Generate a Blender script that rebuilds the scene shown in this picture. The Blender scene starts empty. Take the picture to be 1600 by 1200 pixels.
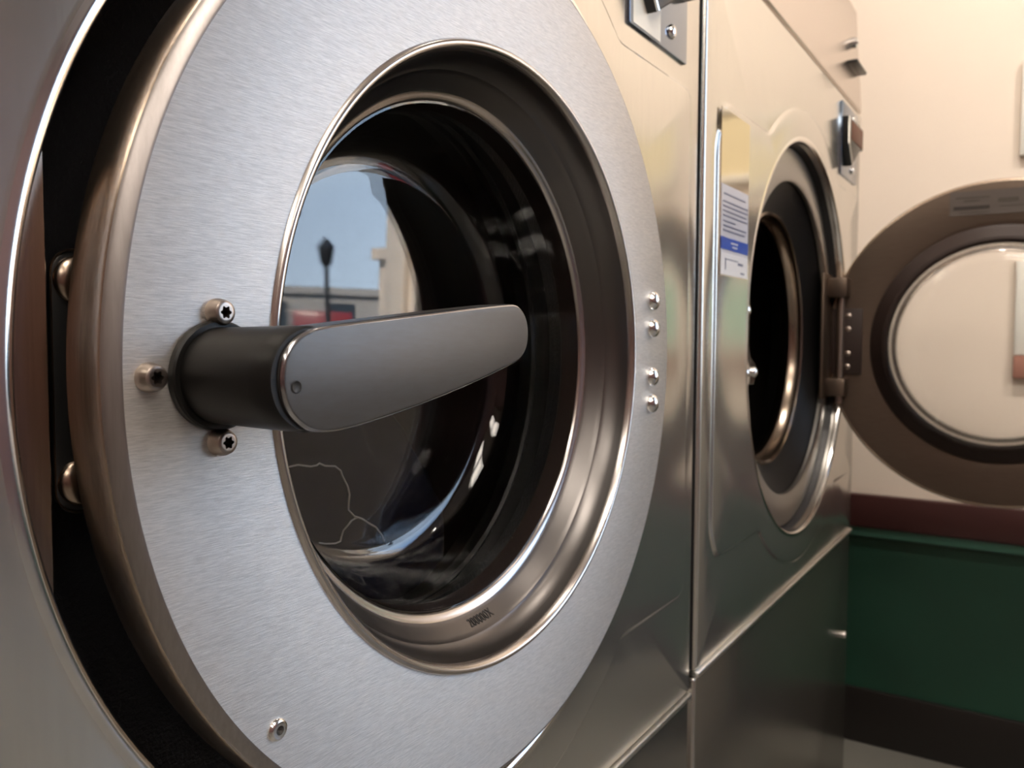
import bpy, bmesh, math, random
from mathutils import Vector, Matrix
random.seed(7)
C = bpy.context.scene.collection
scn = bpy.context.scene
PI = math.pi
S = 0.28            # metres per design unit (radius of the cabinet opening)
H0 = 0.90           # height of the door centres above the floor
D = 2.981 * S       # spacing of the two door centres

# ------------------------------------------------------------------ camera
cam_data = bpy.data.cameras.new('camera')
cam = bpy.data.objects.new('camera', cam_data); C.objects.link(cam)
yaw, pitch, roll = 0.572526, -0.053715, 0.0041253
f = Vector((math.cos(yaw)*math.cos(pitch), math.sin(yaw)*math.cos(pitch), math.sin(pitch)))
rt = Vector((math.sin(yaw), -math.cos(yaw), 0)); up = rt.cross(f)
r2 = rt*math.cos(roll) + up*math.sin(roll); u2 = -rt*math.sin(roll) + up*math.cos(roll)
M = Matrix((r2, u2, -f)).transposed().to_4x4()
M.translation = Vector((-1.538861*S, -1.088794*S, H0 + 0.048616*S))
cam.matrix_world = M
cam_data.sensor_width = 36; cam_data.lens = 1301.49/1600*36
cam_data.clip_start = 0.01; cam_data.clip_end = 300
cam_data.dof.use_dof = True; cam_data.dof.focus_distance = 0.40; cam_data.dof.aperture_fstop = 15.0
scn.camera = cam
# ------------------------------------------------------------------ view, world, sun
scn.view_settings.view_transform = 'Standard'; scn.view_settings.look = 'None'
scn.view_settings.exposure = 0.25; scn.view_settings.gamma = 1.0; scn.view_settings.use_curve_mapping = False
scn.cycles.use_denoising = True
scn.cycles.max_bounces = 14; scn.cycles.glossy_bounces = 8; scn.cycles.transmission_bounces = 12
scn.cycles.transparent_max_bounces = 12; scn.cycles.sample_clamp_indirect = 8.0; scn.cycles.caustics_reflective = True
w = bpy.data.worlds.new('sky'); scn.world = w; w.use_nodes = True
nt = w.node_tree; nt.nodes.clear()
wo = nt.nodes.new('ShaderNodeOutputWorld'); bg = nt.nodes.new('ShaderNodeBackground')
tc = nt.nodes.new('ShaderNodeTexCoord'); sx = nt.nodes.new('ShaderNodeSeparateXYZ'); rp = nt.nodes.new('ShaderNodeValToRGB')
rp.color_ramp.elements[0].position = 0.0; rp.color_ramp.elements[0].color = (0.66, 0.82, 1.0, 1)
rp.color_ramp.elements[1].position = 0.6; rp.color_ramp.elements[1].color = (0.20, 0.36, 0.66, 1)
nt.links.new(tc.outputs['Generated'], sx.inputs[0]); nt.links.new(sx.outputs['Z'], rp.inputs[0])
nt.links.new(rp.outputs[0], bg.inputs[0]); nt.links.new(bg.outputs[0], wo.inputs[0])
bg.inputs[1].default_value = 6.6
sun = bpy.data.lights.new('sun', 'SUN'); sun.energy = 22.0; sun.angle = 0.01; sun.color = (1.0, 0.90, 0.76)
so = bpy.data.objects.new('sun', sun); C.objects.link(so)
so.rotation_euler = Vector((0.62, -0.38, -0.62)).to_track_quat('-Z', 'Y').to_euler()

# ------------------------------------------------------------------ materials
def newmat(name):
    m = bpy.data.materials.new(name); m.use_nodes = True
    nt = m.node_tree; p = nt.nodes['Principled BSDF']
    return m, nt, p
def noise(nt, scale, vec_scale=(1, 1, 1), detail=4, rough=0.55, coord='Object'):
    t = nt.nodes.new('ShaderNodeTexCoord'); mp = nt.nodes.new('ShaderNodeMapping'); n = nt.nodes.new('ShaderNodeTexNoise')
    mp.inputs['Scale'].default_value = vec_scale
    nt.links.new(t.outputs[coord], mp.inputs[0]); nt.links.new(mp.outputs[0], n.inputs[0])
    n.inputs['Scale'].default_value = scale; n.inputs['Detail'].default_value = detail; n.inputs['Roughness'].default_value = rough
    return n
def ramp(nt, src, c0, c1, p0=0.3, p1=0.7):
    r = nt.nodes.new('ShaderNodeValToRGB')
    r.color_ramp.elements[0].position = p0; r.color_ramp.elements[1].position = p1
    r.color_ramp.elements[0].color = (*c0, 1); r.color_ramp.elements[1].color = (*c1, 1)
    nt.links.new(src, r.inputs[0]); return r
def bump(nt, p, src, strength, dist, prev=None):
    b = nt.nodes.new('ShaderNodeBump'); b.inputs['Strength'].default_value = strength; b.inputs['Distance'].default_value = dist
    nt.links.new(src, b.inputs['Height'])
    if prev: nt.links.new(prev.outputs[0], b.inputs['Normal'])
    nt.links.new(b.outputs[0], p.inputs['Normal']); return b
def tangent(nt, p, v):
    c = nt.nodes.new('ShaderNodeCombineXYZ')
    for i in range(3): c.inputs[i].default_value = v[i]
    nt.links.new(c.outputs[0], p.inputs['Tangent'])
def metal(name, col, rough, col2=None, streak=None, sscale=60, bstr=0.0, aniso=0.0, tan=None, wavy=0.0, metallic=1.0, rvar=0.0):
    m, nt, p = newmat(name)
    p.inputs['Metallic'].default_value = metallic; p.inputs['Roughness'].default_value = rough
    p.inputs['Base Color'].default_value = (*col, 1)
    prev = None
    if wavy:
        n0 = noise(nt, 1.0, (5, 5, 2.2), 1); prev = bump(nt, p, n0.outputs[0], 1.0, wavy)
    if streak:
        n = noise(nt, sscale, streak, 3, 0.6)
        r = ramp(nt, n.outputs[0], col2 or tuple(c*0.8 for c in col), col); nt.links.new(r.outputs[0], p.inputs['Base Color'])
        if bstr: bump(nt, p, n.outputs[0], bstr, 0.0002, prev)
        if rvar:
            mr = nt.nodes.new('ShaderNodeMapRange'); mr.inputs[3].default_value = rough-rvar; mr.inputs[4].default_value = rough+rvar
            nt.links.new(n.outputs[0], mr.inputs[0]); nt.links.new(mr.outputs[0], p.inputs['Roughness'])
    if aniso:
        p.inputs['Anisotropic'].default_value = aniso
        if tan: tangent(nt, p, tan)
    return m
def plain(name, col, rough=0.5, metallic=0.0, tex=0.0, tscale=300, vary=0.0, spec=0.5):
    m, nt, p = newmat(name)
    p.inputs['Base Color'].default_value = (*col, 1); p.inputs['Roughness'].default_value = rough
    p.inputs['Metallic'].default_value = metallic; p.inputs['Specular IOR Level'].default_value = spec
    if vary:
        n = noise(nt, 6, (1, 1, 1), 5); r = ramp(nt, n.outputs[0], tuple(c*(1-vary) for c in col), col); nt.links.new(r.outputs[0], p.inputs['Base Color'])
    if tex:
        n = noise(nt, tscale, (1, 1, 1), 2); bump(nt, p, n.outputs[0], 1.0, tex)
    return m
def glass(name, col=(1, 1, 1), ior=1.45, rough=0.0):
    m, nt, p = newmat(name)
    p.inputs['Base Color'].default_value = (*col, 1); p.inputs['Transmission Weight'].default_value = 1.0
    p.inputs['IOR'].default_value = ior; p.inputs['Roughness'].default_value = rough
    return m
def pane(name):
    m = bpy.data.materials.new(name); m.use_nodes = True; nt = m.node_tree; nt.nodes.clear()
    o = nt.nodes.new('ShaderNodeOutputMaterial'); mx = nt.nodes.new('ShaderNodeMixShader'); lw = nt.nodes.new('ShaderNodeLayerWeight')
    pw = nt.nodes.new('ShaderNodeMath'); pw.operation = 'POWER'; pw.inputs[1].default_value = 4.0
    fr = nt.nodes.new('ShaderNodeMath'); fr.operation = 'MULTIPLY_ADD'; fr.inputs[1].default_value = 0.8; fr.inputs[2].default_value = 0.04; fr.use_clamp = True
    nt.links.new(lw.outputs['Facing'], pw.inputs[0]); nt.links.new(pw.outputs[0], fr.inputs[0])
    tr = nt.nodes.new('ShaderNodeBsdfTransparent'); gl = nt.nodes.new('ShaderNodeBsdfGlossy'); gl.inputs['Roughness'].default_value = 0.0
    nt.links.new(fr.outputs[0], mx.inputs[0]); nt.links.new(tr.outputs[0], mx.inputs[1]); nt.links.new(gl.outputs[0], mx.inputs[2]); nt.links.new(mx.outputs[0], o.inputs[0])
    return m
def emit(name, col, s):
    m = bpy.data.materials.new(name); m.use_nodes = True; nt = m.node_tree; nt.nodes.clear()
    o = nt.nodes.new('ShaderNodeOutputMaterial'); e = nt.nodes.new('ShaderNodeEmission')
    e.inputs[0].default_value = (*col, 1); e.inputs[1].default_value = s; nt.links.new(e.outputs[0], o.inputs[0]); return m

MT = {}
MT['face'] = metal('brushed_door_face', (0.79, 0.76, 0.725), 0.54, (0.56, 0.54, 0.515), (1.4, 1.4, 30), 120, 0.6, 0.72, (0, 0, 1))
MT['side'] = metal('brushed_door_side', (0.62, 0.50, 0.40), 0.27, (0.46, 0.37, 0.29), (60, 60, 2.0), 14, 0.25)  # brown of the mirrored room is put into the steel colour
MT['steel'] = metal('cabinet_stainless', (0.655, 0.64, 0.59), 0.17, (0.61, 0.595, 0.55), (8, 8, 0.4), 40, 0.04, 0.75, (0, 0, 1), wavy=0.0022, metallic=0.90)
MT['polish'] = metal('polished_flare', (0.56, 0.52, 0.49), 0.22)
MT['band'] = metal('satin_flare_band', (0.15, 0.14, 0.135), 0.33)
MT['cham'] = metal('brushed_chamfer', (0.34, 0.31, 0.30), 0.42, (0.29, 0.265, 0.255), (40, 40, 3), 12, 0.05)
MT['rim'] = metal('rolled_edge', (0.85, 0.84, 0.82), 0.16)
MT['trim'] = metal('trim_metal', (0.9, 0.88, 0.84), 0.30)
MT['ring'] = metal('recess_ring', (0.40, 0.385, 0.36), 0.33)
MT['back'] = metal('door_back', (0.165, 0.125, 0.098), 0.45, (0.14, 0.105, 0.082), (1, 1, 30), 40, 0.05)
MT['latch'] = metal('latch_metal', (0.46, 0.38, 0.32), 0.22, (0.38, 0.31, 0.26), (80, 80, 1), 12, 0.05)  # brown reflection is painted into the plate metal
MT['dome'] = metal('chrome_bolt', (0.85, 0.84, 0.82), 0.14)
MT['bronze'] = metal('bolt_bronze', (0.36, 0.28, 0.22), 0.25)
MT['screw'] = metal('screw_steel', (0.38, 0.325, 0.285), 0.33)
MT['hole'] = plain('hole_dark', (0.01, 0.009, 0.008), 0.5)
MT['blue'] = metal('bluish_steel', (0.20, 0.25, 0.33), 0.12)
MT['leather'] = plain('black_textured_coating', (0.018, 0.018, 0.020), 0.34, 0.0, 0.0007, 420)
MT['rubber'] = plain('black_rubber', (0.006, 0.0055, 0.0055), 0.45, spec=0.25)
MT['rubber2'] = plain('brown_black_rubber', (0.028, 0.017, 0.014), 0.5, spec=0.3)
MT['boss'] = plain('black_handle_plastic', (0.006, 0.0055, 0.005), 0.42, tex=0.00003, tscale=900, spec=0.25)
MT['lever'] = metal('dark_anodised_lever', (0.080, 0.074, 0.070), 0.36, (0.085, 0.082, 0.08), (6, 6, 30), 20, 0.06, metallic=0.55)
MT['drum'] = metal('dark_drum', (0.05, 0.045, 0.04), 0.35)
MT['drumring'] = metal('drum_mouth_ring', (0.30, 0.24, 0.19), 0.22)
MT['glass'] = glass('bowl_glass', (0.985, 0.99, 0.985))
MT['panelA'] = metal('control_panel_steel', (0.60, 0.54, 0.49), 0.26, (0.56, 0.50, 0.46), (8, 8, 0.5), 40, 0.02)
MT['kick'] = metal('lower_panel_steel', (0.56, 0.54, 0.50), 0.20, (0.52, 0.50, 0.46), (8, 8, 0.4), 40, 0.04, 0.7, (0, 0, 1), wavy=0.0012, metallic=0.95)
MT['paper'] = plain('label_paper', (0.55, 0.55, 0.60), 0.22)
MT['paper2'] = plain('label_white', (0.70, 0.70, 0.72), 0.22)
MT['ink'] = plain('label_ink', (0.10, 0.11, 0.18), 0.4)
MT['blueink'] = plain('label_blue', (0.015, 0.07, 0.38), 0.3)
MT['tanfilm'] = metal('glossy_film', (0.70, 0.64, 0.55), 0.10)
MT['doorlabel'] = plain('brown_label', (0.09, 0.072, 0.062), 0.45)
MT['doorink'] = plain('dark_brown_bar', (0.025, 0.017, 0.013), 0.5)
MT['doorink2'] = plain('brown_print', (0.055, 0.043, 0.033), 0.5)
MT['copper'] = plain('copper_brown_block', (0.13, 0.045, 0.022), 0.6)
MT['black'] = plain('satin_black', (0.015, 0.015, 0.015), 0.3)
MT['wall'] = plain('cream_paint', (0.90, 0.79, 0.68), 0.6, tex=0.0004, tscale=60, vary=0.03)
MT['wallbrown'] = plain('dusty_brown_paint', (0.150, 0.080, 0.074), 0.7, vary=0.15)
MT['green'] = plain('dark_green_paint', (0.011, 0.050, 0.030), 0.45, vary=0.2)
MT['rail'] = plain('maroon_rail', (0.055, 0.018, 0.017), 0.4)
MT['railtop'] = plain('green_bead', (0.05, 0.14, 0.10), 0.4)
MT['base'] = plain('black_baseboard', (0.010, 0.008, 0.007), 0.4)
MT['floor'] = plain('grey_floor_tile', (0.15, 0.145, 0.13), 0.30, vary=0.15)
MT['ceil'] = plain('ceiling_tile', (0.78, 0.74, 0.68), 0.8)
MT['white'] = plain('white_frame', (0.85, 0.84, 0.78), 0.4)
MT['yellow'] = plain('yellow_sheet', (0.86, 0.76, 0.50), 0.4)
MT['mint'] = plain('mint_sheet', (0.50, 0.72, 0.58), 0.4)
MT['rose'] = plain('rose_brown', (0.42, 0.20, 0.15), 0.5)
MT['asphalt'] = plain('pavement', (0.07, 0.07, 0.07), 0.8, vary=0.2)
MT['bcream'] = plain('cream_stucco', (0.72, 0.60, 0.48), 0.8, vary=0.08)
MT['bgrey'] = plain('grey_stucco', (0.38, 0.36, 0.34), 0.8, vary=0.1)
MT['dark'] = plain('dark_iron', (0.02, 0.022, 0.025), 0.4)
MT['red'] = plain('red_paint', (0.25, 0.03, 0.04), 0.3)
MT['wglass'] = plain('dark_window', (0.03, 0.04, 0.05), 0.1)
MT['pane'] = pane('clear_pane')
MT['fillglow'] = emit('fill_panel_glow', (1.0, 0.90, 0.79), 11.0)  # glow of the added fill panels overhead
MT['refl'] = plain('painted_reflection', (0.95, 0.92, 0.82), 0.15)  # cream of a reflection on the lock plate, put into the colour
MT['edge'] = metal('polished_highlight_edge', (0.42, 0.42, 0.44), 0.16)  # bevel metal brightened to carry a highlight along the lever
MT['added_tabletop'] = plain('added_table_grey', (0.55, 0.53, 0.48), 0.4); MT['added_tablebody'] = plain('added_table_grey_beige', (0.42, 0.39, 0.34), 0.5)
MT['navy'] = plain('navy_cloth', (0.003, 0.004, 0.010), 0.9, spec=0.05)
MT['piping'] = plain('pale_piping', (0.30, 0.27, 0.24), 0.5)

# ------------------------------------------------------------------ mesh helpers (design units, origin at the door centre)
def link(name, bm, mat, parent=None, loc=(0, 0, 0), sharp=32, smooth=True, scale=S, mats=None, zoff=None):
    if scale != 1:
        bmesh.ops.scale(bm, vec=(scale,)*3, verts=bm.verts)
    if zoff: bmesh.ops.translate(bm, vec=(0, 0, zoff), verts=bm.verts)
    bm.normal_update()
    for fa in bm.faces: fa.smooth = smooth
    lim = math.radians(sharp)
    for e in bm.edges:
        if len(e.link_faces) == 2 and e.calc_face_angle(0) > lim: e.smooth = False
    me = bpy.data.meshes.new(name); bm.to_mesh(me); bm.free()
    for m_ in (mats or [mat]): me.materials.append(m_)
    o = bpy.data.objects.new(name, me); C.objects.link(o)
    o.location = loc
    if parent: o.parent = parent
    return o
def tag(o, label=None, cat=None, group=None, kind=None):
    if label: o['label'] = label
    if cat: o['category'] = cat
    if group: o['group'] = group
    if kind: o['kind'] = kind
    return o
def thing(name, loc, label, cat, group=None):
    o = bpy.data.objects.new(name, None); C.objects.link(o); o.location = loc; o.empty_display_size = 0.1
    return tag(o, label, cat, group)
def lathe(bm, prof, segs=160, cx=0, cz=0, axis='y', closed=False, a0=0, a1=2*PI):
    """prof: list of (radius, depth y). revolved about the y axis"""
    full = abs(a1-a0-2*PI) < 1e-6
    n = segs if full else segs+1
    rings = []
    for (r, y) in prof:
        if r < 1e-7: rings.append([bm.verts.new((cx, y, cz))]); continue
        rings.append([bm.verts.new((cx+r*math.cos(a0+(a1-a0)*i/segs), y, cz+r*math.sin(a0+(a1-a0)*i/segs))) for i in range(n)])
    pairs = list(zip(rings, rings[1:]))
    if closed: pairs.append((rings[-1], rings[0]))
    for A, B in pairs:
        for i in range(segs):
            j = (i+1) % n
            if len(A) == 1 and len(B) == 1: continue
            if len(A) == 1: bm.faces.new((A[0], B[j], B[i]))
            elif len(B) == 1: bm.faces.new((A[i], A[j], B[0]))
            else: bm.faces.new((A[i], A[j], B[j], B[i]))
    return rings
def fixn(bm):
    bmesh.ops.recalc_face_normals(bm, faces=bm.faces)
def box(bm, x0, x1, y0, y1, z0, z1, bev=0.0, seg=2):
    vs = [bm.verts.new((x, y, z)) for x in (x0, x1) for y in (y0, y1) for z in (z0, z1)]
    idx = [(0, 1, 3, 2), (4, 6, 7, 5), (0, 4, 5, 1), (2, 3, 7, 6), (0, 2, 6, 4), (1, 5, 7, 3)]
    fs = [bm.faces.new([vs[i] for i in q]) for q in idx]
    if bev:
        es = list({e for fa in fs for e in fa.edges})
        bmesh.ops.bevel(bm, geom=es, offset=bev, segments=seg, profile=0.5, affect='EDGES', clamp_overlap=True)
def prism(bm, pts, y0, y1, bev=0.0, seg=3, front_only=True):
    """outline pts (x,z) extruded from y0 (front) to y1 (back)"""
    A = [bm.verts.new((x, y0, z)) for x, z in pts]; B = [bm.verts.new((x, y1, z)) for x, z in pts]
    fa = bm.faces.new(A); fb = bm.faces.new(B[::-1]); n = len(pts)
    for i in range(n): bm.faces.new((A[i], B[i], B[(i+1) % n], A[(i+1) % n]))
    fixn(bm)
    if bev:
        es = list(fa.edges) + ([] if front_only else list(fb.edges))
        bmesh.ops.bevel(bm, geom=es, offset=bev, segments=seg, profile=0.5, affect='EDGES')
def rrect(x0, x1, z0, z1, r, n=6):
    out = []
    for cx, cz, a in ((x1-r, z1-r, 0), (x0+r, z1-r, PI/2), (x0+r, z0+r, PI), (x1-r, z0+r, 1.5*PI)):
        for k in range(n+1):
            t = a + PI/2*k/n; out.append((cx+r*math.cos(t), cz+r*math.sin(t)))
    return out
def tube_path(bm, pts, rad, segs=8, closed=False, caps=True):
    n = len(pts); P = [Vector(p) for p in pts]; rings = []; prev = None
    for i in range(n):
        a = P[(i-1) % n] if (closed or i > 0) else P[i]; b = P[(i+1) % n] if (closed or i < n-1) else P[i]
        t = (b-a).normalized()
        if prev is None:
            ref = Vector((0, 1, 0)) if abs(t.y) < .9 else Vector((0, 0, 1)); u = t.cross(ref).normalized()
        else: u = (prev - t*prev.dot(t)).normalized()
        prev = u; v = t.cross(u); r = rad[i] if isinstance(rad, (list, tuple)) else rad
        rings.append([bm.verts.new(P[i]+u*r*math.cos(2*PI*k/segs)+v*r*math.sin(2*PI*k/segs)) for k in range(segs)])
    for i in range(n if closed else n-1):
        A, B = rings[i], rings[(i+1) % n]
        for k in range(segs): bm.faces.new((A[k], A[(k+1) % segs], B[(k+1) % segs], B[k]))
    if caps and not closed: bm.faces.new(rings[0][::-1]); bm.faces.new(rings[-1])

# ------------------------------------------------------------------ setting
WX = 5.6*S
WY0, WY1 = -3.45, 1.15      # front wall / back wall
WXL = -3.2                  # left wall
CZ = 2.75
def mbox(name, x0, x1, y0, y1, z0, z1, mat, parent=None, bev=0.0, kind=None):
    bm = bmesh.new(); box(bm, x0, x1, y0, y1, z0, z1, bev); fixn(bm)
    o = link(name, bm, mat, parent, scale=1, smooth=bool(bev))
    if kind: o['kind'] = kind
    return o
mbox('floor', WXL-.1, WX+.15, WY0-.15, WY1+.1, -0.08, 0.0, MT['floor'], kind='structure')
mbox('ceiling', WXL-.1, WX+.15, WY0-.15, WY1+.1, CZ, CZ+.1, MT['ceil'], kind='structure')
mbox('wall_back', WXL-.1, WX+.15, WY1, WY1+.1, 0, CZ, MT['wall'], kind='structure')
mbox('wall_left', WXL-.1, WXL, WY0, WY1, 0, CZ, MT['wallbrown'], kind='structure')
# right wall with the shop window (opening y -3.2..-1.15, z .74..2.35); lower band green, upper band cream
RZ0 = H0-1.446*S; RZ1 = H0-1.182*S           # maroon rail
WIN = (-3.30, -1.16, 0.78, 2.45)
def wall_right():
    bm = bmesh.new(); x0, x1 = WX, WX+.12
    box(bm, x0, x1, WIN[1], WY1, RZ1, CZ); box(bm, x0, x1, WY0, WIN[0], RZ1, CZ)
    box(bm, x0, x1, WIN[0], WIN[1], RZ1, WIN[2]); box(bm, x0, x1, WIN[0], WIN[1], WIN[3], CZ)
    k = len(bm.faces)
    box(bm, x0, x1, WY0, WY1, 0, RZ1)
    for i, fa in enumerate(bm.faces): fa.material_index = 0 if i < k else 1
    fixn(bm)
    o = link('wall_right', bm, None, scale=1, smooth=False, mats=[MT['wall'], MT['green']]); o['kind'] = 'structure'
wall_right()
mbox('trim_1', WX-.018, WX, WY0, WY1, RZ0, RZ1, MT['rail'], bev=.004, kind='structure')
mbox('trim_2', WX-.012, WX, WY0, WY1, RZ0-.022, RZ0, MT['railtop'], bev=.004, kind='structure')
mbox('baseboard_right', WX-.014, WX, WY0, WY1, 0.0, 0.125, MT['base'], bev=.003, kind='structure')
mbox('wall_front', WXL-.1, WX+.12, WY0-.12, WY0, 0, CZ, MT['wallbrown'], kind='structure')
def window_x(name, x, y0, y1, z0, z1):
    fr = mbox(name, x+.02, x+.07, y0, y0+.05, z0, z1, MT['white'], kind='structure')
    t = .045
    for a in ((y1-t, y1, z0, z1), (y0+t, y1-t, z0, z0+t), (y0+t, y1-t, z1-t, z1)):
        mbox('window_frame', x+.02, x+.07, a[0], a[1], a[2], a[3], MT['white'], fr)
    mbox('pane', x+.042, x+.048, y0+t, y1-t, z0+t, z1-t, MT['pane'], fr)
window_x('window_1', WX, *WIN)

# unseen glowing panels added overhead for soft fill light
def added_fill_panel(x, y, label):
    t = thing('added_fill_panel', (x, y, CZ), label, 'lamp', 'added fill panels')
    bm = bmesh.new(); box(bm, -.30, .30, -.62, .62, -.05, 0, .008); fixn(bm); link('added_fill_housing', bm, MT['white'], t, scale=1)
    bm = bmesh.new(); box(bm, -.27, .27, -.59, .59, -.065, -.0505, .006); fixn(bm); link('added_fill_diffuser', bm, MT['fillglow'], t, scale=1)
for lx, ly, lab in ((-0.65, -0.95, 'unseen fill light panel added to the ceiling just left of the near machine'), (-0.65, -2.45, 'unseen fill light panel added to the ceiling in the room centre, nearer the street'),
                    (-2.1, -0.95, 'unseen fill light panel added to the ceiling near the left wall and the back'), (-2.1, -2.45, 'unseen fill light panel added to the ceiling near the left wall and the front')):
    added_fill_panel(lx, ly, lab)

def added_wall_spot(x, y, tx, ty, tz, power, label):  # unseen spotlight added to wash the end wall with light
    t = thing('added_wall_spotlight', (x, y, CZ), label, 'spotlight', 'added wall spotlights')
    bm = bmesh.new(); box(bm, -.03, .03, -.06, .06, -.025, 0, .004); tube_path(bm, [(0, 0, -.02), (0, 0, -.09)], .008, 10); fixn(bm); link('added_spot_bracket', bm, MT['white'], t, scale=1)
    d = (Vector((tx, ty, tz)) - Vector((x, y, CZ-.12))).normalized()
    bm = bmesh.new(); lathe(bm, [(0, .075), (.03, .075), (.042, .05), (.045, -.07), (.040, -.07), (.037, .03), (0, .04)], 32); fixn(bm)
    h = link('added_spot_head', bm, MT['white'], t, scale=1); h.rotation_mode = 'QUATERNION'; h.rotation_quaternion = (-d).to_track_quat('Y', 'Z'); h.location = (0, 0, -.12)
    L = bpy.data.lights.new('spot', 'SPOT'); L.energy = power; L.color = (1.0, 0.89, 0.78); L.spot_size = math.radians(125); L.spot_blend = 1.0; L.shadow_soft_size = .035
    lo = bpy.data.objects.new('bulb', L); C.objects.link(lo); lo.parent = t; lo.location = Vector((0, 0, -.12)) + d*.075; lo.rotation_euler = d.to_track_quat('-Z', 'Y').to_euler()
added_wall_spot(0.72, -0.25, WX, -0.1, 0.9, 44, 'unseen ceiling spotlight nearest the machines, added to brighten the cream wall')
added_wall_spot(0.72, -0.95, WX, -0.9, 0.9, 44, 'unseen ceiling spotlight nearest the window, added to brighten the cream wall')

# framed notices at the right edge of the picture
def notice(z0, z1, y1, wd, sheet, label, ledge=None):
    t = thing('framed_notice', (WX, y1-wd/2, z0), label, 'notice')
    h = z1-z0; w2 = wd/2; fw = .022
    bm = bmesh.new()
    for a in ((-w2, -w2+fw, 0, h), (w2-fw, w2, 0, h), (-w2+fw, w2-fw, 0, fw), (-w2+fw, w2-fw, h-fw, h)):
        box(bm, -.016, 0, a[0], a[1], a[2], a[3], .003)
    fixn(bm); link('frame', bm, MT['white'], t, scale=1)
    bm = bmesh.new(); box(bm, -.006, 0, -w2+fw, w2-fw, fw, h-fw); fixn(bm); link('sheet', bm, sheet, t, scale=1, smooth=False)
    if ledge:
        bm = bmesh.new(); box(bm, -.02, 0, -w2, w2, -.047, -.001, .004); fixn(bm); link('ledge', bm, ledge, t, scale=1)
notice(H0+1.385*S, H0+2.07*S, -.861*S, .42, MT['yellow'], 'white framed yellow notice high on the cream wall, at the right edge of the photo')
notice(H0-.053*S, H0+.69*S, -.868*S, .42, MT['mint'], 'white framed pale green notice seen through the open glass door', MT['rose'])

# unseen table added at the right wall to grey the reflections in the lower panels
ft = thing('added_reflection_table', (WX-.30, -.90, 0), 'unseen pale grey table added by the right wall to tint the reflections in the steel panels', 'table')
bm = bmesh.new(); box(bm, -.28, .275, -.28, .28, .80, .835, .006); fixn(bm); link('added_table_top', bm, MT['added_tabletop'], ft, scale=1)
bm = bmesh.new(); box(bm, -.24, .26, -.26, .26, .06, .80, .004); fixn(bm); link('added_table_body', bm, MT['added_tablebody'], ft, scale=1)
bm = bmesh.new(); box(bm, -.20, .25, -.23, .23, 0, .06); fixn(bm); link('plinth', bm, MT['base'], ft, scale=1)
# ------------------------------------------------------------------ washing machines
EMB = (-1.415, 1.29, -0.87, 0.92); REMB = 1.165
def r_rect(a, x0, x1, z0, z1):
    c, s = math.cos(a), math.sin(a); t = 1e9
    if c > 1e-9: t = min(t, x1/c)
    if c < -1e-9: t = min(t, x0/c)
    if s > 1e-9: t = min(t, z1/s)
    if s < -1e-9: t = min(t, z0/s)
    return t
def r_emb(a, off=0.0):
    r = r_rect(a, EMB[0]-off, EMB[1]+off, EMB[2]-off, EMB[3]+off)
    # soften the corners of the rectangle
    return max(REMB+off, min(r, 1.60+off))
def r_emb_s(a, off):
    ks = (-2, -1, 0, 1, 2)
    return sum(r_emb(a+k*.008, off) for k in ks)/5
def torx_screw(x, z, y, r=.0205, h=.02, mat=None, name='screw', parent=None, star=True, hz=0):
    bm = bmesh.new(); n = 48
    prof = [(r*.99, 0), (r*1.0, -h*.25), (r*.93, -h*.62), (r*.80, -h*.92), (r*.66, -h), (r*.52, -h)]
    rings = lathe(bm, prof, n)
    def star_r(i): return r*(.40+.07*math.cos(6*2*PI*i/n)) if star else r*.40
    A = rings[-1]; mf = []
    B = [bm.verts.new((star_r(i)*math.cos(2*PI*i/n), -h, star_r(i)*math.sin(2*PI*i/n))) for i in range(n)]
    Dn = [bm.verts.new((star_r(i)*.95*math.cos(2*PI*i/n), -h*.25, star_r(i)*.95*math.sin(2*PI*i/n))) for i in range(n)]
    for i in range(n):
        j = (i+1) % n; bm.faces.new((A[i], A[j], B[j], B[i])); bm.faces.new((B[i], B[j], Dn[j], Dn[i]))
    bf = bm.faces.new(Dn); bf.material_index = 1
    fixn(bm)
    o = link(name, bm, None, parent, mats=[mat or MT['screw'], MT['hole']])
    o.location = (x*S, y*S, z*S+hz); return o
def dome(x, z, y, r, parent, mat, name='dome_bolt', hz=0, squash=.62, flip=1):
    bm = bmesh.new()
    prof = [(r*math.cos(t), -flip*r*squash*math.sin(t)) for t in [PI/2*k/8 for k in range(8)]] + [(0, -flip*r*squash)]
    lathe(bm, prof, 32); fixn(bm); o = link(name, bm, mat, parent); o.location = (x*S, y*S, z*S+hz); return o

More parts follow.
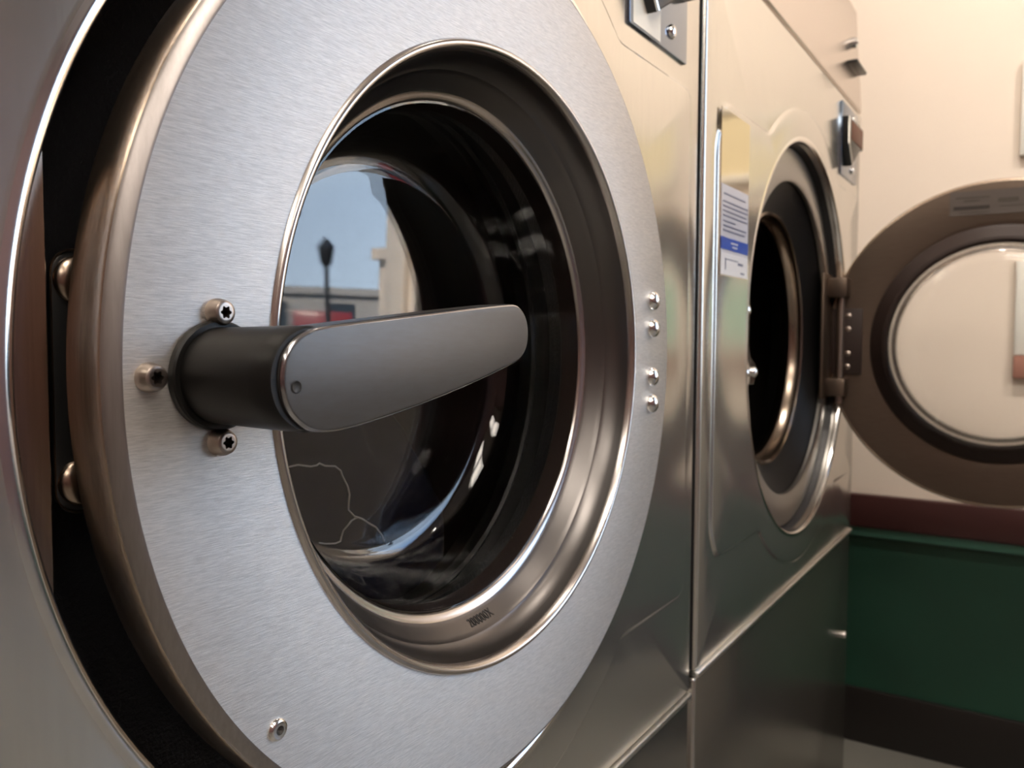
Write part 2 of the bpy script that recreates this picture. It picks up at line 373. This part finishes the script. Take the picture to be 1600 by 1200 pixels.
def build_machine(cx, dz, door_open, label, cabinet_label):
    hz = H0 + dz
    root = thing('washing_machine', (cx, 0, 0), label, 'washing machine', 'stainless washing machines side by side')
    RX0, RX1, RZ0_, RZ1_ = -1.535, 1.388, -1.262, 1.462
    # cabinet: front sheet with the round opening, embossed field and side walls
    bm = bmesh.new(); N = 360
    angs = sorted([2*PI*i/N for i in range(N)] + [math.atan2(z, x) % (2*PI) for x in (RX0, RX1) for z in (RZ0_, RZ1_)])
    specs = []
    for r_, y_ in ((1.002, .035), (1.0, .012), (1.002, -.002), (1.007, -.010), (1.014, -.0135), (1.022, -.0125), (1.029, -.0105), (1.036, -.010)):
        specs.append((lambda a, r_=r_: r_, y_))
    specs.append((lambda a: r_emb_s(a, -.014), -.010)); specs.append((lambda a: r_emb_s(a, -.008), -.0085)); specs.append((lambda a: r_emb_s(a, 0), -.001)); specs.append((lambda a: r_emb_s(a, .008), 0))
    specs.append((lambda a: r_rect(a, RX0+.015, RX1-.015, RZ0_+.008, RZ1_-.008), 0))
    specs.append((lambda a: r_rect(a, RX0+.007, RX1-.007, RZ0_+.003, RZ1_-.003), .0025))
    specs.append((lambda a: r_rect(a, RX0+.002, RX1-.002, RZ0_+.001, RZ1_-.001), .008))
    specs.append((lambda a: r_rect(a, RX0, RX1, RZ0_, RZ1_), .015))
    specs.append((lambda a: r_rect(a, RX0, RX1, RZ0_, RZ1_), 2.9))
    rings = [[bm.verts.new((fn(a)*math.cos(a), y, fn(a)*math.sin(a))) for a in angs] for fn, y in specs]
    n = len(angs)
    for k, (A, B) in enumerate(zip(rings, rings[1:])):
        for i in range(n):
            fa = bm.faces.new((A[i], A[(i+1) % n], B[(i+1) % n], B[i])); fa.material_index = 1 if k < 6 else (2 if k == 15 else 0)  # side walls coloured black to hold the shade in the gap between machines
    fixn(bm)
    cab = link('cabinet', bm, None, root, mats=[MT['steel'], MT['rim'], MT['black']], zoff=hz, sharp=40)
    if cabinet_label: cab['label'] = cabinet_label
    # lower body and panel
    bm = bmesh.new(); zf = -hz/S
    box(bm, RX0, RX1, .004, 2.9, zf+.28, -1.292, .012, 3); fixn(bm)
    lp = link('lower_panel', bm, MT['kick'], root, zoff=hz)
    bm = bmesh.new(); box(bm, RX0+.05, RX1-.05, .12, 2.85, zf, zf+.28); fixn(bm); link('plinth', bm, MT['base'], root, zoff=hz)
    bm = bmesh.new(); box(bm, RX0+.004, RX1-.004, -.011, .03, -1.2865, -1.2655, .006, 3); fixn(bm); link('trim_strip', bm, MT['trim'], root, zoff=hz)
    torx_screw(1.29, -1.97, .004, .024, .012, MT['dome'], 'screw', root, hz=hz)
    # upper control panel: slightly tilted sheet
    bm = bmesh.new()
    P = [(RX0, 2.9), (RX0, .03), (RX0, .03)]
    sec = [(.012, 1.478), (.0, 1.49), (.045, 2.14), (.14, 2.33), (.40, 2.62), (2.9, 2.62), (2.9, 1.478)]
    A = [bm.verts.new((RX0, y, z)) for y, z in sec]; B = [bm.verts.new((RX1, y, z)) for y, z in sec]
    bm.faces.new(A); bm.faces.new(B[::-1])
    for i in range(len(sec)): bm.faces.new((A[i], B[i], B[(i+1) % len(sec)], A[(i+1) % len(sec)]))
    fixn(bm); cp = link('control_panel', bm, MT['panelA'], root, zoff=hz, sharp=45)
    bm = bmesh.new(); lathe(bm, [(0, -.02), (.028, -.02), (.034, -.012), (.034, .04)], 28, 1.12, 1.86); lathe(bm, [(0, -.023), (.012, -.023), (.012, -.019)], 16, 1.12, 1.86); fixn(bm); link('lock', bm, MT['dome'], cp, zoff=hz)
    bm = bmesh.new(); box(bm, .99, 1.30, -.045, .032, 1.70, 1.722, .008); fixn(bm); link('latch_lever', bm, MT['black'], cp, zoff=hz)
    # hardware plate with bolts and the square lock block
    bm = bmesh.new(); prism(bm, rrect(.775, 1.238, .992, 1.425, .008, 3), -.008, .0, .002)
    pl = link('lock_plate', bm, MT['blue'], root, zoff=hz); pl['label'] = 'mirror-bright bluish steel plate'
    for zz in (1.375, 1.062): dome(1.10, zz, -.008, .024, pl, MT['dome'], hz=hz)
    bm = bmesh.new(); prism(bm, [(.90, 1.055), (1.13, 1.185), (1.225, 1.20), (1.225, 1.335), (.80, 1.335), (.80, 1.17)], -.045, -.008, .006, 2); link('lock_block', bm, MT['black'], pl, zoff=hz, sharp=60)
    bm = bmesh.new(); tube_path(bm, [(.803, -.044, 1.33), (.803, -.044, 1.172), (.902, -.044, 1.060)], .0055, 8); fixn(bm); link('silver_edge', bm, MT['dome'], pl, zoff=hz)
    bm = bmesh.new(); box(bm, .86, 1.20, -.049, -.045, 1.205, 1.318, .003); fixn(bm); link('copper_face', bm, MT['copper'], pl, zoff=hz)
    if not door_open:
        bm = bmesh.new(); box(bm, .80, 1.005, -.0095, -.008, 1.000, 1.30); fixn(bm); link('painted_reflection', bm, MT['refl'], pl, zoff=hz, smooth=False)  # patch painted in the tone of the bright reflection on this plate
    # recess behind the door
    bm = bmesh.new(); lathe(bm, [(1.002, .033), (1.002, .05), (.996, .13), (.97, .145), (.83, .15), (.60, .155)] if not door_open else [(1.002, .033), (1.002, .05), (.996, .088)], 180)
    fixn(bm); link('door_recess', bm, MT['leather'], root, zoff=hz)
    if door_open:
        a_lat, a_hin = math.radians(18), math.radians(21)
        for (u0, u1) in ((a_hin, PI-a_lat), (PI+a_lat, 2*PI-a_hin)):
            bm = bmesh.new(); lathe(bm, [(.992, .080), (.988, .070), (.835, .060), (.82, .068), (.82, .085)], 90, a0=u0, a1=u1); fixn(bm)
            link('recess_ring', bm, MT['ring'], root, zoff=hz)
        bm = bmesh.new(); lathe(bm, [(.997, .088), (.83, .090), (.80, .11), (.70, .165), (.675, .175)], 160); fixn(bm); link('gasket_cone', bm, MT['rubber'], root, zoff=hz)
    # drum mouth and drum
    bm = bmesh.new(); lathe(bm, [(.676, .172), (.664, .166), (.655, .174), (.657, .19), (.650, .215), (.645, .232), (.636, .229), (.629, .238), (.631, .26), (.66, .30)], 160); fixn(bm)
    link('drum_mouth', bm, MT['drumring'] if door_open else MT['rubber'], root, zoff=hz)
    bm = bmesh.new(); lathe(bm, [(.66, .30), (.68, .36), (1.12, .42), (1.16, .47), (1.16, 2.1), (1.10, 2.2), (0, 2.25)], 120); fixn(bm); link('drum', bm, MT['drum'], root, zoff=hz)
    # latch side: chord plate, strike plate with two bolts
    bm = bmesh.new(); xc = -.941; za = math.sqrt(.995**2-xc**2); t0 = math.atan2(za, xc)
    pts = [(.995*math.cos(t0+(2*PI-2*t0)*k/24), .995*math.sin(t0+(2*PI-2*t0)*k/24)) for k in range(25)]
    prism(bm, pts, .030, .038, .002, 1); link('latch_plate', bm, MT['latch'], root, zoff=hz)
    bm = bmesh.new(); prism(bm, rrect(-.922, -.845, -.195, .168, .032), .056, .066, .003, 2); sp = link('strike_plate', bm, MT['black'], root, zoff=hz)
    if not door_open:
        bm = bmesh.new(); tube_path(bm, [(x, .056, z) for x, z in rrect(-.923, -.844, -.197, .170, .033)], .0022, 6, closed=True); fixn(bm); link('strike_edge', bm, MT['bronze'], sp, zoff=hz)
    for zz in (.128, -.155): dome(-.886, zz, .056, .034, sp, MT['bronze'] if not door_open else MT['dome'], hz=hz, squash=.45)
    if door_open:
        bm = bmesh.new()
        pts = [(-.89, .20), (-.835, .20), (-.815, .15), (-.825, .05), (-.825, -.03), (-.80, -.08), (-.72, -.115), (-.715, -.17), (-.75, -.205), (-.89, -.205)]
        prism(bm, pts, .036, .050, .003, 2); lb = link('latch_bracket', bm, MT['dome'], root, zoff=hz)
        for px, pz in ((-.862, .126), (-.862, -.15), (-.745, -.150)): dome(px, pz, .036, .024, lb, MT['dome'], hz=hz)
    # hinge side bracket in the recess
    hinge = None
    if door_open:
        bm = bmesh.new(); box(bm, .70, .93, .055, .075, -.36, .40, .006); box(bm, .79, .97, -.055, .060, .255, .375, .012); box(bm, .79, .97, -.055, .060, -.345, -.235, .012)
        fixn(bm); hinge = link('hinge_bracket', bm, MT['back'], root, zoff=hz); hinge['label'] = 'brown-grey hinge bracket'
        bm = bmesh.new(); lathe(bm, [(0, -.36), (.022, -.36), (.022, .39), (0, .39)], 20)
        bmesh.ops.rotate(bm, verts=bm.verts, cent=(0, 0, 0), matrix=Matrix.Rotation(-PI/2, 3, 'X')); 
        for v in bm.verts: v.co.z = -v.co.z if False else v.co.z
        bmesh.ops.translate(bm, verts=bm.verts, vec=(.885, -.005, 0)); fixn(bm); link('hinge_pin', bm, MT['screw'], hinge, zoff=hz)
    # ------------------------------------------------ door, local origin on the hinge axis
    HX, HY = .8825, .0325
    def shift(bm): bmesh.ops.translate(bm, verts=bm.verts, vec=(-HX, -HY, 0))
    def part(name, bm, mat, parent, **k): shift(bm); return link(name, bm, mat, parent, **k)
    F = -.0855
    bm = bmesh.new(); rings = lathe(bm, [(.668, F), (.909, F), (.913, F+.0012), (.927, F+.0105), (.930, F+.016), (.932, F+.021), (.932, .005), (.926, .014), (.915, .016), (.70, .016), (.675, .010)], 256)
    fixn(bm)
    for fa in bm.faces:
        c = fa.calc_center_median(); r = math.hypot(c.x, c.z)
        fa.material_index = 0 if (c.y < F+.0005 and r < .911) else (3 if (c.y < F+.018 and r > .909) else (1 if r > .916 else 2))
    door = part('door', bm, None, root, mats=[MT['face'], MT['side'], MT['back'], MT['cham']], sharp=30)
    door.location = (HX*S, HY*S, hz)
    # lip and flare
    bm = bmesh.new(); prof = [(.670, F), (.668, F-.004), (.664, F-.0075), (.659, F-.008), (.654, F-.005), (.650, F+.002), (.6475, F+.012), (.645, F+.03), (.640, F+.045), (.633, F+.060), (.624, F+.072), (.6225, F+.0727), (.6222, F+.0740), (.614, F+.084), (.604, F+.097), (.594, F+.109), (.587, F+.117), (.580, F+.121), (.574, F+.123), (.570, F+.127), (.568, F+.134), (.568, F+.145)]
    lathe(bm, prof, 256); fixn(bm)
    for fa in bm.faces:
        c = fa.calc_center_median(); r = math.hypot(c.x, c.z)
        if .588 < r < .6465 and c.y > F+.01: fa.material_index = 1
    part('porthole_flare', bm, None, door, sharp=60, mats=[MT['polish'], MT['band']])
    # rear gasket (the dark band seen from behind)
    bm = bmesh.new(); lathe(bm, [(.676, .012), (.672, .03), (.655, .045), (.62, .085), (.60, .105), (.585, .108), (.572, .10), (.566, .07), (.566, .045)], 200); fixn(bm); part('door_gasket', bm, MT['rubber2'], door)
    # glass bowl, solid wall
    out = [(.582, .045), (.580, .07), (.565, .12), (.548, .19), (.534, .245), (.522, .275), (.504, .297), (.48, .3065), (.45, .3095), (.40, .3105), (.15, .3112), (0, .3114)]
    inn = [(0, .2936), (.15, .2934), (.38, .2928), (.44, .2915), (.472, .288), (.492, .279), (.506, .26), (.517, .235), (.531, .185), (.548, .12), (.562, .07), (.564, .045)]
    bm = bmesh.new(); rings = lathe(bm, out+inn, 200); 
    A, B = rings[-1], rings[0]
    for i in range(200): bm.faces.new((A[i], A[(i+1) % 200], B[(i+1) % 200], B[i]))
    fixn(bm); part('glass_bowl', bm, MT['glass'], door, sharp=50)
    def onp(o): o.location.x -= HX*S; o.location.y -= HY*S; return o
    # handle boss and lever
    if not door_open:
        hxc, hzc = -.766, -.005
        bm = bmesh.new(); lathe(bm, [(.0, F-.002), (.0785, F-.0015), (.0785, F-.011), (.076, F-.014), (.069, F-.0142)], 96, hxc, hzc); fixn(bm); hb = part('handle_flange', bm, MT['boss'], door)
        bm = bmesh.new(); lathe(bm, [(.0685, F-.012), (.0705, F-.15), (.0700, F-.186), (.0670, F-.192), (0, F-.192)], 96, hxc, hzc); fixn(bm); part('handle_boss', bm, MT['boss'], door)
        lev = [(-0.822, 0.001), (-0.819, 0.02), (-0.812, 0.034), (-0.799, 0.047), (-0.779, 0.058), (-0.755, 0.0645), (-0.70, .0705), (-0.575, 0.0835), (-0.411, 0.1005), (-0.298, 0.111), (-0.277, 0.111), (-.262, .106), (-0.249, 0.096), (-0.239, 0.082), (-0.2345, 0.064), (-0.236, 0.045), (-0.243, 0.029), (-0.256, 0.016), (-0.28, 0.005), (-0.392, -0.022), (-0.534, -0.051), (-0.653, -0.070), (-0.715, -0.077), (-0.748, -0.0775), (-0.775, -0.072), (-0.792, -0.062), (-0.806, -0.05), (-0.816, -0.034), (-0.821, -0.015)]
        # smooth the outline (two corner-cutting passes)
        for _ in range(2):
            q = []
            for i in range(len(lev)):
                a, b = lev[i], lev[(i+1) % len(lev)]
                q += [(a[0]*.75+b[0]*.25, a[1]*.75+b[1]*.25), (a[0]*.25+b[0]*.75, a[1]*.25+b[1]*.75)]
            lev = q
        bm = bmesh.new(); prism(bm, lev[::-1], F-.2, F-.135, .0060, 4, front_only=False)
        bm.normal_update()
        for fa in bm.faces:
            if -.93 < fa.normal.y < -.10: fa.material_index = 1
        lv = part('handle_lever', bm, None, door, sharp=60, mats=[MT['lever'], MT['edge']]); lv['label'] = 'dark grey flat tapering lever with a round-ended tip'
        bm = bmesh.new(); lathe(bm, [(.0085, F-.2012), (.0075, F-.2016), (.006, F-.2008), (0, F-.2004)], 24, -.799, -.013); fixn(bm); part('pin_hole', bm, MT['hole'], door)
        for x, z in ((-.763, .0850), (-.873, -.004), (-.762, -.101)): onp(torx_screw(x, z, F, .0205, .021, None, 'cap_screw', door))
        onp(torx_screw(-.661, -.567, F, .0185, .007, MT['dome'], 'rivet', door, star=False))
        # engraved digits on the lower part of the flare
        cu = bpy.data.curves.new('txt', 'FONT'); cu.body = '200000X'; cu.size = .0235; cu.extrude = .0004; cu.align_x = 'CENTER'; cu.space_character = 1.05
        to = bpy.data.objects.new('txt', cu); C.objects.link(to); bpy.context.view_layer.update()
        me = bpy.data.meshes.new_from_object(to.evaluated_get(bpy.context.evaluated_depsgraph_get())); bpy.data.objects.remove(to)
        bm = bmesh.new(); bm.from_mesh(me)
        for v in bm.verts:
            yy = F+.087 + v.co.y*1.1; r = .614-(yy-(F+.084))*.80 - .0012 - v.co.z
            a = -PI/2 + (v.co.x+.012)/.6 + .035; v.co = Vector((r*math.cos(a), yy, r*math.sin(a)))
        part('stamped_number', bm, MT['hole'], door, smooth=False)
    for zz in (.165, .083, -.062, -.143): onp(dome(.792, zz, F, .0295, door, MT['dome'], hz=0, squash=.75))
    if door_open:
        for zz in (.17, .09, -.06, -.14): onp(dome(.80, zz, .018, .022, door, MT['screw'], 'hinge_nut', flip=-1, squash=.8))
        bm = bmesh.new(); box(bm, .72, .90, .0165, .030, -.19, .215, .006); fixn(bm); part('hinge_arm', bm, MT['rubber2'], door)
        # printed label on the inner face
        y0 = .0165
        bm = bmesh.new(); box(bm, -.26, .27, y0, y0+.003, .735, .872); fixn(bm); lb = part('rating_label', bm, MT['doorlabel'], door, smooth=False)
        bm = bmesh.new(); box(bm, .07, .25, y0+.003, y0+.0042, .768, .788); fixn(bm); part('printed_bar', bm, MT['doorink'], door, smooth=False)
        for a in ((.07, .24, .83, .838), (.12, .20, .812, .820), (.07, .22, .748, .753), (-.07, .03, .80, .822), (-.20, -.10, .80, .822), (-.20, .02, .775, .780)):
            bm = bmesh.new(); box(bm, a[0], a[1], y0+.003, y0+.004, a[2], a[3]); fixn(bm); part('printed_line', bm, MT['doorink2'], door, smooth=False)
        door.rotation_euler = (0, 0, math.radians(92)); door.location.z -= .025*S
        # instruction label on the cabinet
        lx0, lx1 = 1.600-2.981, 1.950-2.981; dzz = 0.0
        L = [('label_sheet', .246, .885, MT['tanfilm'], -.0125), ('instruction_label', .246, .60, MT['paper'], -.0140), ('diagram_panel', .246, .338, MT['paper2'], -.0150), ('blue_band', .345, .398, MT['blueink'], -.0152)]
        sh = None
        for nm, z0, z1, mt, yy in L:
            bm = bmesh.new(); e = .0 if nm == 'label_sheet' else .006
            box(bm, lx0+e, lx1-e, yy, -.0095, z0+e*.5, z1-e*.5); fixn(bm); o = link(nm, bm, mt, sh or root, zoff=hz, smooth=False); sh = sh or o
        for k, (z0, a, b) in enumerate(((.560, .1, .85), (.530, .08, .95), (.512, .08, .95), (.494, .08, .9), (.476, .08, .93), (.455, .08, .5), (.437, .08, .9), (.419, .08, .85), (.375, .35, .6), (.360, .40, .58))):
            bm = bmesh.new(); wd = lx1-lx0; box(bm, lx0+wd*a, lx0+wd*b, -.0157, -.0153 if k > 7 else -.0140, z0, z0+.005); fixn(bm)
            link('text_line', bm, MT['ink'] if k < 8 else MT['paper2'], sh, zoff=hz, smooth=False)
        for a in ((.16, .19, .27, .315), (.16, .62, .309, .313), (.62, .8, .296, .306), (.72, .86, .262, .270)):
            bm = bmesh.new(); wd = lx1-lx0; box(bm, lx0+wd*a[0], lx0+wd*a[1], -.0156, -.0150, a[2], a[3]); fixn(bm)
            link('diagram_line', bm, MT['ink'], sh, zoff=hz, smooth=False)
    return root
m1 = build_machine(0, 0, False, 'near stainless washing machine with its round door closed and a black lever handle', None)
m2 = build_machine(D, 0.0541*S, True, 'far stainless washing machine with its round glass door standing open', None)

# ------------------------------------------------------------------ the street outside the window (seen mirrored in the glass)
mbox('floor_street', WX+.3, 60, -60, 40, -.3, -.12, MT['asphalt'], kind='structure')
def building(x, y, w_, d_, h_, mat, label, rot=0, rows=3, cols=4):
    t = thing('building', (x, y, -.12), label, 'building'); t.rotation_euler = (0, 0, rot)
    bm = bmesh.new(); box(bm, 0, d_, -w_/2, w_/2, 0, h_); box(bm, -.25, d_, -w_/2-.1, w_/2+.1, h_, h_+.35); fixn(bm); link('walls', bm, mat, t, scale=1, smooth=False)
    if rows == 0:
        for k in range(6):
            bm = bmesh.new(); yc = -w_/2+.25+k*(w_-.5)/5; box(bm, -.12, 0, yc-.16, yc+.16, 0, h_, .02); fixn(bm); link('pilaster', bm, mat, t, scale=1)
    for r in range(rows):
        for c in range(cols):
            yc = -w_/2 + w_*(c+.5)/cols; zc = h_*(r+.45)/rows
            bm = bmesh.new(); box(bm, -.06, .05, yc-w_/cols*.2, yc+w_/cols*.2, zc, zc+h_/rows*.42); fixn(bm); link('window', bm, MT['wglass'], t, scale=1, smooth=False)
building(9.5, -4.82, 7.0, 8, 12, MT['bcream'], 'tall cream building across the street, mirrored in the porthole glass', 0, 0, 3)
building(22, -17.35, 4.6, 6, 3.6, MT['bcream'], 'low cream building further down the street, mirrored in the glass', 0, 1, 3)
building(32, -33.0, 12, 6, 3.2, MT['bgrey'], 'low grey building at the far end of the street, mirrored in the glass', -.7, 1, 4)
def street_lamp(x, y):
    t = thing('street_lamp', (x, y, -.12), 'dark iron street lamp mirrored in the porthole glass', 'street lamp')
    bm = bmesh.new(); tube_path(bm, [(0, 0, 0), (0, 0, .4), (0, 0, .45), (0, 0, 2.75)], [.16, .14, .07, .05], 16); fixn(bm); link('post', bm, MT['dark'], t, scale=1)
    bm = bmesh.new(); tube_path(bm, [(0, 0, 2.75), (0, 0, 2.82), (0, 0, 3.15), (0, 0, 3.22), (0, 0, 3.45)], [.05, .12, .18, .20, .02], 6); fixn(bm); link('lantern', bm, MT['dark'], t, scale=1)
street_lamp(15.6, -15.5)
def van(x, y, rot):
    t = thing('parked_van', (x, y, -.12), 'red van parked in the street, mirrored in the glass', 'van'); t.rotation_euler = (0, 0, rot)
    bm = bmesh.new(); pts = [(-2.2, .35), (2.2, .35), (2.2, 1.0), (1.5, 1.15), (1.1, 1.85), (-2.1, 1.9), (-2.2, 1.7)]
    prism(bm, pts, -.85, .85, .05, 2, False); link('body', bm, MT['red'], t, scale=1)
    bm = bmesh.new(); prism(bm, [(-1.9, 1.2), (1.3, 1.2), (1.0, 1.72), (-1.9, 1.75)], -.87, .87); link('side_window', bm, MT['wglass'], t, scale=1, smooth=False)
    for wx in (-1.4, 1.4):
        for wy in (-.8, .8):
            bm = bmesh.new(); lathe(bm, [(0, -.1), (.3, -.1), (.35, -.07), (.35, .07), (.3, .1), (0, .1)], 24); bmesh.ops.translate(bm, verts=bm.verts, vec=(wx, wy, .35)); fixn(bm); link('wheel', bm, MT['dark'], t, scale=1)
van(22.5, -22.6, -.8)

# ------------------------------------------------------------------ laundry behind the near porthole glass
lt = thing('laundry', (-.05*S, .85*S, H0-1.14*S), 'dark navy laundry with a pale drawcord behind the near porthole glass', 'clothing')
bm = bmesh.new(); bmesh.ops.create_icosphere(bm, subdivisions=5, radius=1)
from mathutils import noise as mn
for v in bm.verts:
    p = v.co.copy(); k = 1 + .16*mn.noise(p*2.3) + .06*mn.noise(p*6)
    v.co = Vector((p.x*.62*k, max(-.485, p.y*.60*k), max(p.z, -.62)*.70*k + .46))
link('cloth', bm, MT['navy'], lt, sharp=180)
CORD = ([(-.262, -.242), (-.21, -.241), (-.179, -.248), (-.163, -.247), (-.147, -.245), (-.126, -.254), (-.103, -.257), (-.084, -.27), (-.069, -.286), (-.054, -.313), (-.056, -.332), (-.054, -.351), (-.048, -.373), (-.034, -.391), (-.016, -.399), (.002, -.407), (.023, -.42), (.04, -.432), (.062, -.457), (.079, -.48)],
        [(-.018, -.396), (-.027, -.399), (-.046, -.4), (-.063, -.408), (-.07, -.421), (-.075, -.436), (-.088, -.444), (-.105, -.447), (-.13, -.445), (-.155, -.437)])
for cpts in CORD:
    bm = bmesh.new(); tube_path(bm, [(x+.05, .352-.85+.006*math.sin(i*1.7), z+1.14) for i, (x, z) in enumerate(cpts)], .0022, 6); fixn(bm); link('drawcord', bm, MT['piping'], lt)
